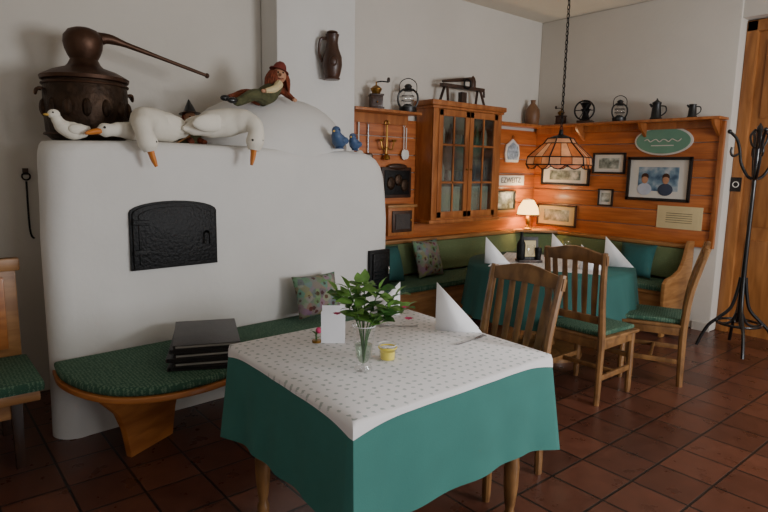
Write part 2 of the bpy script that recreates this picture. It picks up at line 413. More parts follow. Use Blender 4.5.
def pillow(name,loc,sz,m,rot):
    b=B(name); t=bmesh.new(); bmesh.ops.create_cube(t,size=2); bmesh.ops.subdivide_edges(t,edges=t.edges[:],cuts=9,use_grid_fill=True)
    for v in t.verts:
        x,y,z=v.co; e=(1-abs(x)**2.6)*(1-abs(z)**2.6)
        v.co=Vector((x*sz[0]/2*(1-.07*(1-z*z)*abs(x)),y*sz[1]/2*(.08+.92*max(e,0)**.5),z*sz[2]/2*(1-.07*(1-x*x)*abs(z))))
    b.merge(t,m); o=b.done(loc,angle=80); o.rotation_euler=rot; return o
pillow('throw_pillow',(2.17,3.32,.622),(.36,.12,.29),'floral',(-.32,0,.05))

# ------------------------------------------------------------------ left bench (partly in frame)
b=B('corner_bench_seat')
b.bb((-.55,3.42,.36),(.44,3.95,.41),'bench',bev=.008); b.bb((-.54,3.40,.41),(.46,3.93,.465),'green',bev=.02)
b.bb((-.55,3.95,.36),(.44,3.99,1.0),'bench',bev=.008)
b.bb((-.57,3.935,.93),(.46,4.0,1.0),'bench',bev=.01)
for k in range(4): b.bb((-.52+.24*k,3.93,.5),(-.34+.24*k,3.955,.9),'benchleg',bev=.01)
for x in (-.5,.34):
    b.box((x,3.47,.18),(.05,.05,.36),'darkwood',taper=.8,bev=.004); b.box((x,3.93,.18),(.05,.05,.36),'darkwood',bev=.004)
b.bb((-.5,3.46,.28),(.36,3.48,.36),'bench')
b.done((.01,-.26,-.02))

# ------------------------------------------------------------------ copper still
b=B('copper_still')
prof=[(.0,0),(.22,0),(.245,.02),(.255,.06),(.262,.2),(.258,.33),(.25,.36),(.27,.365),(.275,.385),(.25,.40),(.20,.425),(.12,.45),(.10,.47),(.085,.50),(.10,.525),(.115,.56),(.122,.60),(.118,.64),(.09,.675),(.05,.69),(0,.695)]
b.lathe(prof[:7],(0,0,0),'copper',36); b.lathe([(.25,.358)]+prof[7:],(0,0,0),'copper2',36)
for zz in (.035,.34): b.ring((0,0,zz),.262,.008,'copper2','z',36)
for s_ in (-1,1): b.tube([(s_*.26,-.03,.30),(s_*.29,-.03,.30),(s_*.30,0,.27),(s_*.29,.03,.30),(s_*.26,.03,.30)],.009,'copper2',8)
for k in range(14):
    a=2*pi*k/14
    b.ell((.256*math.cos(a),.256*math.sin(a),.19),(.03,.03,.055),'copper',seg=8)
b.tube([(.08,0,.63),(.16,-.01,.645),(.3,-.02,.615),(.55,-.03,.555),(.84,-.04,.485)],[.05,.032,.018,.013,.012],'copper2',12)
b.ell((.84,-.04,.485),(.018,.018,.018),'copper2')
o=b.done((.90,3.88,1.632)); o.scale=(.88,.88,.94)

# ------------------------------------------------------------------ geese and birds
def goose(name,path,rad,beak,wing=None,eyes=None,loc=(0,0,0)):
    b=B(name); b.tube(path,rad,'goose',14,6)
    b.tube(beak,[.026,.022,.012],'beak',10,3,sq=(1.1,.7))
    for c in (eyes or []): b.ell(c,(.007,.007,.007),'eye',seg=8)
    for c,r,ro in (wing or []): b.ell(c,r,'goose',ro)
    b.done(loc,angle=70)
goose('goose_figurine',[(1.47,3.66,1.72),(1.40,3.64,1.715),(1.30,3.6,1.72),(1.2,3.55,1.73),(1.12,3.46,1.745),(1.08,3.37,1.72),(1.075,3.325,1.67),(1.09,3.315,1.61),(1.10,3.315,1.57)],[.012,.055,.09,.095,.075,.056,.048,.055,.035],
 [(1.098,3.312,1.58),(1.11,3.305,1.53),(1.125,3.30,1.485)],[((1.3,3.53,1.735),(.13,.03,.06),(0,.1,.4)),((1.3,3.68,1.735),(.13,.03,.06),(0,.1,.2))],[(1.05,3.295,1.625),(1.12,3.275,1.62)],loc=(-.02,.01,0))
goose('goose_figurine',[(1.42,3.52,1.70),(1.5,3.53,1.71),(1.6,3.53,1.735),(1.70,3.50,1.75),(1.77,3.44,1.76),(1.81,3.38,1.74),(1.815,3.345,1.69),(1.80,3.335,1.63),(1.79,3.335,1.58)],[.012,.05,.085,.09,.075,.056,.05,.056,.035],
 [(1.79,3.332,1.59),(1.78,3.325,1.54),(1.765,3.315,1.49)],[((1.58,3.46,1.74),(.13,.03,.055),(0,-.1,.1)),((1.58,3.6,1.74),(.13,.03,.055),(0,-.1,0))],[(1.765,3.295,1.64),(1.83,3.295,1.64)],loc=(-.08,0,.015))
goose('goose_figurine',[(1.12,3.54,1.67),(1.06,3.53,1.675),(.99,3.51,1.682),(.92,3.475,1.685),(.87,3.455,1.68),(.83,3.45,1.677),(.80,3.448,1.67)],[.01,.038,.052,.042,.034,.038,.02],
 [(.81,3.448,1.672),(.77,3.445,1.665),(.735,3.44,1.655)],None,[(.825,3.415,1.69)],loc=(.05,0,0))
b=B('duck_figurine'); b.tube([(.12,0,.09),(.07,0,.065),(.01,0,.06),(-.05,0,.085),(-.08,0,.125),(-.095,0,.16)],[.01,.05,.062,.05,.036,.03],'goose',14,6)
b.ell((-.10,0,.165),(.04,.034,.034),'goose'); b.ell((-.14,0,.16),(.025,.018,.009),'yellow'); b.ell((-.11,-.032,.175),(.006,.006,.006),'eye',seg=8)
b.ell((.03,-.055,.07),(.06,.02,.035),'goose'); o=b.done((.735,3.53,1.622),angle=70); o.scale=(.78,)*3
for i,(x,y,z,s_) in enumerate([(2.47,3.49,1.632,1.0),(2.64,3.53,1.625,.8)]):
    b=B('bluebird_figurine'); b.tube([(.09,0,.04),(.05,0,.05),(0,0,.055),(-.04,0,.085),(-.05,0,.115)],[.012,.03,.052,.042,.03],'blue',12,5)
    b.ell((-.052,0,.125),(.034,.032,.032),'blue'); b.tube([(-.08,0,.122),(-.105,0,.115)],[.009,.002],'yellow',8); b.ell((-.065,-.03,.13),(.005,.005,.005),'eye',seg=8)
    b.ell((.01,-.045,.058),(.045,.014,.025),'blue'); b.lathe([(.03,0),(.034,.006),(.02,.014)],(0,0,0),'blue',12)
    o=b.done((x,y,z),.5); o.scale=(s_,)*3
b=B('witch_doll')
b.tube([(-.02,0,.04),(.05,0,.08),(.1,0,.13),(.12,0,.165)],[.06,.065,.05,.025],'dgreen',14,5)
b.tube([(.0,-.03,.04),(-.1,-.07,.05),(-.2,-.06,.0),(-.24,-.08,.0)],[.05,.04,.03,.022],'dgreen',10,5)
b.tube([(.0,.03,.04),(-.1,.04,.06),(-.2,.03,.03),(-.25,.0,.02)],[.05,.04,.03,.022],'redhair',10,5)
b.ell((-.26,-.085,.0),(.035,.018,.02),'black'); b.ell((-.27,.0,.02),(.035,.018,.02),'black')
b.tube([(.1,-.05,.14),(.04,-.1,.1),(-.03,-.1,.08)],[.03,.024,.016],'cream',10,5); b.ell((-.045,-.1,.078),(.018,.013,.013),'skin')
b.tube([(.12,.05,.14),(.19,.03,.1),(.22,-.04,.05)],[.03,.024,.016],'redhair',10,5); b.ell((.225,-.05,.045),(.018,.013,.013),'skin')
b.ell((.125,-.01,.205),(.05,.048,.052),'skin'); b.tube([(.11,-.055,.205),(.10,-.09,.195)],[.012,.004],'skin',8)
b.ell((.095,-.05,.22),(.006,.006,.006),'eye',seg=8); b.ell((.13,-.056,.22),(.006,.006,.006),'eye',seg=8)
b.tube([(.095,-.045,.182),(.115,-.052,.177),(.135,-.05,.182)],.004,'red',6)
for k in range(22):
    a=k/21*pi*1.4-.3; q=random.random(); b.tube([(.125+.045*math.cos(a),.01+.035*math.sin(a),.23),(.125+.075*math.cos(a),.015+.06*math.sin(a),.18),(.125+(.075+.03*q)*math.cos(a),.015+.06*math.sin(a),.08+.03*q)],[.018,.018,.006],'redhair',6,3)
b.lathe([(.07,0),(.068,.006),(.05,.012),(.045,.03),(.036,.05),(.02,.065),(.001,.07)],(.13,.0,.235),'red',18,RY(.35))
b.done((1.96,3.68,1.915))
b=B('small_witch_doll')
b.lathe([(.06,0),(.05,.05),(.03,.09),(.015,.1)],(0,0,0),'dgreen',14); b.ell((0,0,.12),(.028,.028,.03),'skin')
b.ell((0,.012,.122),(.033,.028,.032),'redhair'); b.ell((-.01,-.026,.125),(.004,.004,.004),'eye',seg=6); b.ell((.012,-.026,.125),(.004,.004,.004),'eye',seg=6)
b.lathe([(.05,0),(.03,.006),(.02,.03),(.002,.065)],(0,0,.14),'black',14,RX(-.15))
for s_ in (-1,1): b.tube([(s_*.025,0,.085),(s_*.06,-.03,.07),(s_*.07,-.05,.04)],[.014,.011,.008],'red',8,4); b.tube([(s_*.02,-.04,.02),(s_*.03,-.09,.01)],[.016,.012],'redhair',8)
b.tube([(-.09,-.05,.0),(.05,-.04,.08),(.1,-.04,.11)],.004,'bench',6)
o=b.done((1.52,3.86,1.63)); o.scale=(1.45,)*3
b=B('hanging_wall_jug')
b.lathe([(0,0),(.06,0),(.075,.04),(.088,.10),(.085,.16),(.06,.22),(.05,.27),(.055,.31),(.062,.33),(.05,.33),(.04,.28)],(0,0,0),'brown',20)
b.tube([(-.055,0,.3),(-.10,0,.29),(-.115,0,.2),(-.085,0,.12)],.012,'brown',8); b.lathe([(.065,0),(.07,.01),(.06,.02)],(0,0,-.01),'brown',20)
b.ell((0,.0,.345),(.05,.05,.015),'brown'); b.ell((0,-.08,.12),(.035,.02,.04),'brown')
o=b.done((2.69,3.905,2.19),-.5); o.scale=(.9,.9,1)

# ------------------------------------------------------------------ main table with cloth
def cloth(b,hx,hy,zt,zh,m,flare=.035,amp=.012,folds=26,rings=14,corner=.03,round_r=None,th=0):
    t=bmesh.new(); N=288; per=[]
    for k in range(N):
        if round_r:
            a=2*pi*k/N; per.append((round_r*math.cos(a),round_r*math.sin(a),math.cos(a),math.sin(a),0))
        else:
            L=[(-hx,-hy),(hx,-hy),(hx,hy),(-hx,hy)]; tot=4*(hx+hy); s_=tot*k/N; i=0
            ln=[2*hx,2*hy,2*hx,2*hy]
            while s_>ln[i]: s_-=ln[i]; i+=1
            p=Vector(L[i]);q=Vector(L[(i+1)%4]); v=p+(q-p)*(s_/ln[i]); n=Vector([(0,-1),(1,0),(0,1),(-1,0)][i])
            dc=min(s_,ln[i]-s_); c=max(0,1-dc/.22); c=c*c
            nn=(n*(1-.6*c)+Vector((math.copysign(1,v.x),math.copysign(1,v.y)))*.6*c)
            per.append((v.x,v.y,nn.x,nn.y,c))
    rr=[]
    for j in range(rings+1):
        u=j/rings; ring=[]
        for k,(x,y,nx,ny,c) in enumerate(per):
            ph=k/N*2*pi*folds; w=math.sin(ph+1.3*math.sin(ph*.21+1))*.7+math.sin(ph*.37+2)*.5
            off=.006*min(1,u*8)+flare*u+amp*w*u**1.2*(1-.3*c)+corner*c*u
            z=zt-(zt-zh)*u-.03*c*u+ (0.004 if j==0 else 0)
            ring.append(t.verts.new((x+nx*off,y+ny*off,z)))
        rr.append(ring)
    t.faces.new(rr[0])
    for a,c2 in zip(rr,rr[1:]):
        for k in range(N): t.faces.new((a[k],c2[k],c2[(k+1)%N],a[(k+1)%N]))
    b.merge(t,m)
tab=B('dining_table')
hx,hy=.505,.45
def turned_leg(b,x,y,h,m):
    b.box((x,y,h-.06),(.065,.065,.12),m,bev=.004)
    b.lathe([(.02,0),(.026,.02),(.026,.05),(.018,.07),(.024,.10),(.032,.18),(.034,.26),(.028,.34),(.02,.42),(.026,.45),(.018,.47),(.03,.50),(.03,h-.12)],(x,y,0),m,16)
for x in (-.41,.41):
    for y in (-.36,.36): turned_leg(tab,x,y,.72,'chair')
tab.bb((-.41,-.37,.62),(.41,-.35,.72),'chair'); tab.bb((-.41,.35,.62),(.41,.37,.72),'chair'); tab.bb((-.42,-.36,.62),(-.40,.36,.72),'chair'); tab.bb((.40,-.36,.62),(.42,.36,.72),'chair')
tab.bb((-hx,-hy,.72),(hx,hy,.748),'chair',bev=.004)
ROT=.02; TC=(1.495,1.755,0); SH=.06
tab.done(TC,ROT,shear=SH)
b=B('tablecloth'); cloth(b,hx+.003,hy+.003,.752,.39,'teal',flare=.012,amp=.009,folds=16,corner=.035); b.done(TC,ROT,angle=80,shear=SH)
b=B('table_topper'); cloth(b,hx+.005,hy+.005,.757,.738,'topper',flare=.003,amp=.001,folds=20,rings=3,corner=.0); b.done(TC,ROT,angle=80,shear=SH)

b=B('flower_vase')
b.lathe([(.001,.003),(.032,.003),(.034,.006),(.030,.015),(.024,.03),(.030,.06),(.036,.10),(.038,.14),(.044,.172)],(0,0,0),'glass',24,arc=1)
b.lathe([(.001,.025),(.018,.036),(.026,.06),(.032,.10),(.001,.101)],(0,0,0),'water',20)
b.ring((0,0,.172),.044,.0015,'card','z',24,5)
def leaf(b,p,d,L,w,m,roll=0):
    d=Vector(d).normalized(); side=d.cross(Vector((0,0,1)))
    if side.length<.1: side=Vector((1,0,0))
    side.normalize(); side=(Matrix.Rotation(roll,3,d)@side); up=side.cross(d)
    prof=[(0,.0,0),(.2,.32,.03),(.45,.5,.04),(.7,.36,.0),(.88,.15,-.06),(1,0,-.12)]
    vs=[];fs=[]
    for s_,ww,zz in prof:
        c=Vector(p)+d*L*s_+up*L*zz
        vs+= [c-side*w*ww+up*.15*w*ww, c, c+side*w*ww+up*.15*w*ww]
    for i in range(5):
        fs+=[(3*i,3*i+1,3*i+4,3*i+3),(3*i+1,3*i+2,3*i+5,3*i+4)]
    b.poly(vs,fs,m)
random.seed(11)
stems=[(-.09,.03,.16),(-.05,-.04,.20),(.0,.03,.20),(.05,-.02,.19),(.10,.01,.15),(.08,-.07,.12),(-.02,.08,.18),(.13,-.03,.10),(-.06,.06,.12)]
for sx,sy,sz in stems:
    p0=Vector((0,0,.03)); p1=Vector((sx*.2,sy*.2,.16)); p2=Vector((sx*.7,sy*.7,.16+sz*.5)); p3=Vector((sx*1.1,sy,.16+sz*.78))
    b.tube([p0,p1,p2,p3],[.0025,.0025,.002,.0012],'leafd',6,4)
    pts,_=cat([p1,p2,p3],6)
    for i,p in enumerate(pts[2:]):
        a=i*2.4+random.random(); d=Vector((math.cos(a),math.sin(a),.15+.3*random.random()))
        leaf(b,p,d,.045+.035*random.random(),.036+.014*random.random(),'leaf' if random.random()<.65 else 'leafd',random.uniform(-.5,.5))
    leaf(b,p3,Vector((sx,sy,.12)),.06,.038,'leaf')
for q in ((.16,-.06,.21),(-.10,.03,.2),(.15,-.02,.24)):
    for k in range(6):
        a=2*pi*k/6; leaf(b,q,(math.cos(a),math.sin(a),.5),.02,.018,'pink')
b.done((1.26,1.62,.7612),-.7,angle=60)
b=B('candle_glass')
b.lathe([(.001,.002),(.028,.002),(.031,.004),(.034,.03),(.036,.062)],(0,0,0),'glass',24,arc=1)
b.lathe([(.027,.004),(.030,.036),(.001,.038)],(0,0,0),'candle',20); b.ring((0,0,.05),.035,.003,'candle','z',24,6); b.ring((0,0,.062),.036,.0015,'card','z',24,5)
b.tube([(0,0,.038),(.001,0,.048)],.001,'black',6); b.done((1.41,1.66,.7612))
b=B('menu_card_stand')
b.prism([(-.05,0),(.05,0),(.05,.14),(.03,.16),(0,.168),(-.03,.16),(-.05,.14)],.002,'card',T(0,-.02,0)@RX(.12)); b.prism([(-.05,0),(.05,0),(.05,.15),(-.05,.15)],.002,'card',T(0,.022,0)@RX(-.12))
for k in range(6): b.box((0,-.023-.0+.0155*0,.04+.014*k),(.06-.008*(k%3),.001,.003),'pewter',rot=(.12,0,0))
b.tube([(-.07,-.01,.0),(-.072,-.01,.04),(-.06,-.012,.07)],.004,'leafd',6); b.ell((-.06,-.02,.055),(.014,.01,.014),'pink')
leaf(b,(-.07,-.01,.03),(-.4,-.5,.6),.05,.03,'leafd'); leaf(b,(-.07,-.01,.02),(.2,-.8,.3),.04,.025,'leaf')
b.lathe([(.02,0),(.02,.01),(.001,.012)],(-.07,-.01,0),'brass',12)
b.done((1.375,1.98,.7612),-.65)
def napkin(loc,rz,s_=1,name='folded_napkin'):
    b=B(name); h=.215;w=.20
    for k,(yy,dd) in enumerate([(-.035,.0),(.035,.0),(-.012,.006),(.014,.004)]):
        b.poly([(0,0,h-dd),(0,yy*.2,0),(w*.5,yy*.9,0),(w-dd,yy,0),(w*.5,yy*.55,h*.5-dd*.5)],[(0,1,2,4),(4,2,3)],'napkin')
    o=b.done(loc,rz,angle=60); o.scale=(s_,)*3; m=o.modifiers.new('s','SOLIDIFY'); m.thickness=.0025; return o
napkin((1.86,1.85,.7615),-.67,1.05)
napkin((1.91,2.16,.7615),2.2,.8)
def cutlery(name,loc,rz,kind):
    b=B(name)
    b.tube([(-.1,0,.006),(-.03,0,.004),(.03,0,.005)],[.006,.004,.003],'steel',8,4,sq=(1,.4))
    if kind=='fork':
        b.box((.05,0,.006),(.04,.02,.002),'steel')
        for k in range(4): b.box((.085,-.0085+.0057*k,.008),(.035,.0025,.002),'steel',rot=(0,-.05,0))
    else: b.prism([(.03,-.006),(.11,-.006),(.12,.0),(.11,.009),(.03,.007)],.0015,'steel',T(0,0,.006)@RX(pi/2))
    b.done(loc,rz)
cutlery('fork',(1.86,1.63,.7612),.1,'fork'); cutlery('table_knife',(1.75,2.0,.7612),2.4,'knife')

# ------------------------------------------------------------------ chairs
def chair(loc,rz,name='dining_chair',lean=.10):
    b=B(name); W=.44; hw=W/2-.02
    for s_ in (-1,1):
        b.tube([(-.205,s_*hw,0),(-.20,s_*hw,.25),(-.20,s_*hw,.46),(-.225,s_*hw,.70),(-.20-lean,s_*(hw+.01),1.0)],[.018,.021,.023,.021,.018],'chair',8,4,sq=(1,1.15))
        b.lathe([(.016,0),(.02,.03),(.023,.2),(.022,.34),(.024,.43)],(.19,s_*hw,0),'chair',10)
        b.box((0,s_*hw,.40),(.38,.024,.06),'chair',bev=.004)
        b.box((0,s_*hw,.18),(.38,.02,.035),'chair',bev=.004); 
    b.box((.19,0,.40),(.024,.40,.06),'chair',bev=.004); b.box((-.2,0,.40),(.024,.40,.06),'chair',bev=.004); b.box((0,0,.18),(.02,.40,.03),'chair',bev=.004)
    b.box((.19,0,.26),(.02,.40,.035),'chair',bev=.004)
    slab(b,[(-.215,-.215),(.225,-.235),(.235,0),(.225,.235),(-.215,.215)],.425,.448,'chair',.006)
    slab(b,[(-.195,-.19),(.20,-.21),(.21,0),(.20,.21),(-.195,.19)],.448,.482,'green',.015)
    def xb(z): return -.20-lean*max(0,(z-.5)/.5)**1.15
    crest=[(-hw-.03,.925),(-.1,.93),(0,.935),(.1,.93),(hw+.03,.925),(hw+.03,.985),(.14,1.005),(.07,1.022),(0,1.03),(-.07,1.022),(-.14,1.005),(-hw-.03,.985)]
    ang=math.atan(lean/.5)*1.1
    b.prism([(y,z-.95) for y,z in crest],.026,'chair',T(xb(.95),0,.95)@RY(-ang)@RZ(pi/2),bev=.004)
    b.box((xb(.56),0,.56),(.022,2*hw,.05),'chair',rot=(0,-ang*.5,0),bev=.004)
    for k in range(5):
        y=-.135+.0675*k; p0=Vector((xb(.575),y,.575)); p1=Vector((xb(.94),y*1.12,.94)); mid=(p0+p1)/2+Vector((-.004,0,0))
        b.tube([p0,mid,p1],[.017,.022,.019],'chair',6,4,sq=(1,.33))
    b.done(loc,rz)
chair((2.14,1.78,0),pi)
chair((3.57,2.06,0),.0,lean=.05)
chair((4.25,1.94,0),math.radians(112))

# ------------------------------------------------------------------ round table
RC=(4.05,2.74)
b=B('round_dining_table')
b.lathe([(.62,.72),(.63,.73),(.62,.745),(.001,.746)],(0,0,0),'chair',48); b.lathe([(.3,0),(.3,.03),(.08,.08),(.06,.3),(.08,.6),(.2,.72)],(0,0,0),'chair',24)
b.done((RC[0],RC[1],0))
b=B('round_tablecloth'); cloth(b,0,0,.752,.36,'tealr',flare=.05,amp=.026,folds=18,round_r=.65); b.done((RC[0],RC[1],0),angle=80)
b=B('round_table_topper')
slab(b,[(-.42,-.42),(.42,-.42),(.42,.42),(-.42,.42)],.757,.759,'topper',0); b.done((RC[0],RC[1],0),.5)
zt=.7605
napkin((3.55,3.0,zt),-.5,1.0); napkin((4.26,2.38,zt),-.8,1.1); napkin((4.45,3.0,zt),-.6,.9); napkin((3.95,2.4,zt),-.7,.9)
b=B('wine_menu_stand')
b.box((0,0,.01),(.2,.1,.02),'darkwood',bev=.004)
b.box((0,.01,.11),(.15,.02,.19),'menud',rot=(-.12,0,0),bev=.004); b.box((0,-.008,.11),(.1,.004,.13),'cream',rot=(-.12,0,0))
b.lathe([(.03,0),(.035,.01),(.035,.12),(.03,.14),(.012,.17),(.012,.22),(.014,.225),(.001,.225)],(-.07,.0,.02),'iron',14); b.lathe([(.025,0),(.03,.08),(.027,.1)],(.07,-.01,.02),'iron',12)
b.done((3.92,2.85,zt),-.6)
def wineglass(b,o,s_=1):
    b.lathe([(.03*s_,0),(.028*s_,.003),(.004*s_,.006),(.003*s_,.07*s_),(.02*s_,.085*s_),(.033*s_,.12*s_),(.028*s_,.16*s_)],o,'glass',16,arc=1)
b=B('wine_glass'); wineglass(b,(0,0,0)); b.done((3.80,2.75,zt)); b=B('wine_glass'); wineglass(b,(0,0,0)); b.done((4.3,2.75,zt))

# ------------------------------------------------------------------ corner bench
b=B('corner_bench')
b.bb((3.06,3.72,.05),(5.32,3.76,.40),'bench',bev=.005); b.bb((3.06,3.70,.38),(5.80,4.2,.41),'bench',bev=.005); b.bb((3.06,3.68,.41),(5.79,4.18,.47),'green',bev=.025)
b.box((4.43,4.13,.635),(2.73,.06,.30),'olive',rot=(-.14,0,0),bev=.02); b.bb((3.06,4.12,.79),(5.80,4.21,.825),'bench',bev=.01); b.bb((3.06,4.15,.4),(5.8,4.205,.8),'bench')
b.bb((3.06,4.06,.47),(3.09,4.21,.82),'bench',bev=.01)
b.bb((5.36,2.38,.05),(5.40,3.72,.40),'bench',bev=.005); b.bb((5.34,2.36,.38),(5.80,3.72,.41),'bench',bev=.005); b.bb((5.32,2.38,.41),(5.79,3.72,.47),'green',bev=.025)
b.box((5.72,3.2,.635),(.06,1.64,.30),'olive',rot=(0,.14,0),bev=.02); b.bb((5.71,2.36,.79),(5.81,4.15,.825),'bench',bev=.01); b.bb((5.755,2.37,.4),(5.81,4.1,.8),'bench')
b.box((5.58,4.0,.635),(.06,.42,.30),'olive',rot=(0,.1,pi/4),bev=.02)
slab(b,[(5.3,4.2),(5.80,4.2),(5.80,3.7)],.80,.83,'bench',.004)
chk=[(-.53,0),(-.47,0),(-.45,.12),(-.38,.2),(-.12,.2),(-.06,.12),(-.04,0),(0,0),(.0,.86),(-.10,.865),(-.13,.82),(-.17,.70),(-.25,.60),(-.38,.555),(-.5,.54),(-.545,.50),(-.55,.42)]
b.prism(chk,.035,'bench',T(5.81,2.35,0),bev=.006)
b.done()
pillow('throw_pillow',(3.86,3.97,.65),(.36,.13,.36),'floral',(-.3,0.0,.1))
pillow('teal_throw_pillow',(3.36,3.96,.645),(.36,.13,.34),'tealpillow',(-.35,.1,.2))
pillow('teal_throw_pillow',(5.58,2.78,.64),(.34,.13,.34),'tealpillow',(-.4,0,-1.45))

b=B('table_lamp')
b.lathe([(.055,0),(.058,.01),(.03,.025),(.018,.05),(.026,.09),(.03,.12),(.015,.15),(.008,.17),(.008,.24)],(0,0,0),'brass',18)
b.lathe([(.125,.17),(.11,.25),(.055,.34)],(0,0,0),'shade',24,arc=1)
for k in range(16):
    a=2*pi*k/16; b.tube([(.125*math.cos(a),.125*math.sin(a),.172),(.125*math.cos(a),.125*math.sin(a),.15)],.004,'brown',5)
b.ring((0,0,.17),.125,.005,'brown','z'); b.ring((0,0,.34),.054,.004,'brown','z')
b.done((5.52,4.06,.832))
L=bpy.data.lights.new('table_lamp_bulb','POINT'); L.energy=10; L.color=(1,.74,.42); L.shadow_soft_size=.03
o=bpy.data.objects.new('table_lamp_bulb',L); bpy.context.collection.objects.link(o); o.location=(5.52,4.06,1.10)
L=bpy.data.lights.new('table_lamp_glow','POINT'); L.energy=5; L.color=(1,.74,.42); L.shadow_soft_size=.05
o=bpy.data.objects.new('table_lamp_glow',L); bpy.context.collection.objects.link(o); o.location=(5.52,4.06,1.19)

# pendant: hexagonal leaded glass lantern shade
b=B('pendant_lamp')
zb=1.55
n=6
def hexpt(r,k,z): a=2*pi*k/n+.3; return Vector((r*math.cos(a),r*math.sin(a),z))
sec=[(.265,0),(.255,.06),(.13,.17),(.10,.21)]
for k in range(n):
    for j,m in enumerate(['tiff2','tiff','tiff2']):
        r0,z0=sec[j]; r1,z1=sec[j+1]
        A,Bv,C,D=hexpt(r0,k,z0),hexpt(r0,k+1,z0),hexpt(r1,k+1,z1),hexpt(r1,k,z1)
        nd=3 if j<2 else 1
        for q in range(nd):
            u,v=q/nd,(q+1)/nd
            b.poly([A.lerp(Bv,u),A.lerp(Bv,v),D.lerp(C,v),D.lerp(C,u)],[(0,1,2,3)],m if (q!=1) else ('tiff' if m=='tiff2' else 'tiff2'))
            if q: b.tube([A.lerp(Bv,u),D.lerp(C,u)],.0028,'iron',5,1)
        b.tube([A,Bv],.005,'iron',6,1)
    b.tube([hexpt(r,k,z) for r,z in sec],.006,'iron',6,1)
    b.tube([hexpt(.10,k,.21),hexpt(.10,k+1,.21)],.005,'iron',6,1)
    for q in range(2):
        A=hexpt(.265,k,0).lerp(hexpt(.265,k+1,0),q/2); C=hexpt(.265,k,0).lerp(hexpt(.265,k+1,0),(q+1)/2)
        mm=(A+C)/2-Vector((0,0,.035)); b.poly([A,A.lerp(mm,.6)-Vector((0,0,.008)),mm,C.lerp(mm,.6)-Vector((0,0,.008)),C],[(0,1,2,3,4)],'tiff'); b.tube([A,A.lerp(mm,.6)-Vector((0,0,.008)),mm,C.lerp(mm,.6)-Vector((0,0,.008)),C],.004,'iron',5,1)
b.lathe([(.10,.21),(.05,.23),(.02,.24),(.015,.28)],(0,0,0),'iron',16); b.lathe([(.001,.04),(.026,.06),(.03,.09),(.018,.13),(.015,.22)],(0,0,0),'offwhite',14)
z=.29; k=0
while zb+z<CZ-.05:
    pts=[]
    for j in range(10):
        a=2*pi*j/10; x,zz=.011*math.cos(a),.021*math.sin(a)
        pts.append(Vector((x,0,z+zz)) if k%2 else Vector((0,x,z+zz)))
    b.tube(pts,.0035,'iron',5,closed=True); z+=.033; k+=1
b.tube([(.008,0,.28),(.01,.004,.8),(.006,-.004,CZ-zb-.02)],.003,'black',5,4)
b.lathe([(.012,-.06),(.05,-.03),(.055,0)],(0,0,CZ-zb-.001),'iron',16)
b.done((4.13,2.76,zb))
L=bpy.data.lights.new('pendant_bulb','POINT'); L.energy=2.2; L.color=(1,.75,.48); L.shadow_soft_size=.03
o=bpy.data.objects.new('pendant_bulb',L); bpy.context.collection.objects.link(o); o.location=(4.13,2.76,zb+.02)

# ------------------------------------------------------------------ display cabinet
b=B('display_cabinet')
x0,x1,yf_,yb_,z0,z1=3.89,4.88,3.99,4.215,1.01,2.09
b.bb((x0,yf_,z0),(x0+.03,yb_,z1),'orangeX'); b.bb((x1-.03,yf_,z0),(x1,yb_,z1),'orangeX'); b.bb((x0,yb_-.02,z0),(x1,yb_,z1),'inner')
b.bb((x0,yf_,z0),(x1,yb_,z0+.03),'orangeX'); b.bb((x0,yf_,z1-.03),(x1,yb_,z1),'orangeX'); b.bb((x0-.04,yf_-.04,z1),(x1+.04,yb_,z1+.05),'orangeX',bev=.012); b.bb((x0-.02,yf_-.025,z1-.025),(x1+.02,yb_,z1),'orangeX',bev=.008)
b.bb((x0-.025,yf_-.02,z0-.035),(x1+.025,yb_,z0),'orangeX',bev=.01)
for z in (1.37,1.73): b.bb((x0+.03,yf_+.03,z),(x1-.03,yb_-.02,z+.015),'bench')
b.bb((x0,yf_-.012,z0),(x0+.07,yf_+.01,z1),'orangeX',bev=.004); b.bb((x1-.07,yf_-.012,z0),(x1,yf_+.01,z1),'orangeX',bev=.004)
cm=(x0+x1)/2
for a,c in ((x0+.07,cm-.004),(cm+.004,x1-.07)):
    yy=yf_-.02
    b.bb((a,yy,z0+.02),(a+.055,yy+.025,z1-.03),'orangeX',bev=.004); b.bb((c-.055,yy,z0+.02),(c,yy+.025,z1-.03),'orangeX',bev=.004)
    b.bb((a,yy,z0+.02),(c,yy+.025,z0+.08),'orangeX',bev=.004); b.bb((a,yy,z1-.09),(c,yy+.025,z1-.03),'orangeX',bev=.004)
    mid=(a+c)/2; b.bb((mid-.009,yy+.004,z0+.06),(mid+.009,yy+.02,z1-.06),'orangeX'); 
    for z in (1.37,1.73): b.bb((a+.04,yy+.004,z-.008),(c-.04,yy+.02,z+.01),'orangeX')
    b.bb((a+.05,yy+.011,z0+.07),(c-.05,yy+.014,z1-.08),'cabglass')
b.ell((cm-.03,yf_-.03,1.5),(.01,.012,.01),'brass'); b.ell((cm+.03,yf_-.03,1.5),(.01,.012,.01),'brass')
random.seed(3)
for z in (1.04,1.385,1.745):
    for k in range(7):
        x=x0+.11+k*.128; y=4.1+random.uniform(-.02,.03)
        if random.random()<.5: b.lathe([(.03,0),(.034,.01),(.036,.1),(.03,.14),(.012,.17),(.012,.2)],(x,y,z),random.choice(['greenlit','brown','offwhite','pewter']),12)
        else: b.lathe([(.02,0),(.04,.03),(.045,.08),(.04,.1)],(x,y,z),random.choice(['offwhite','blue','terra','offwhite']),12)
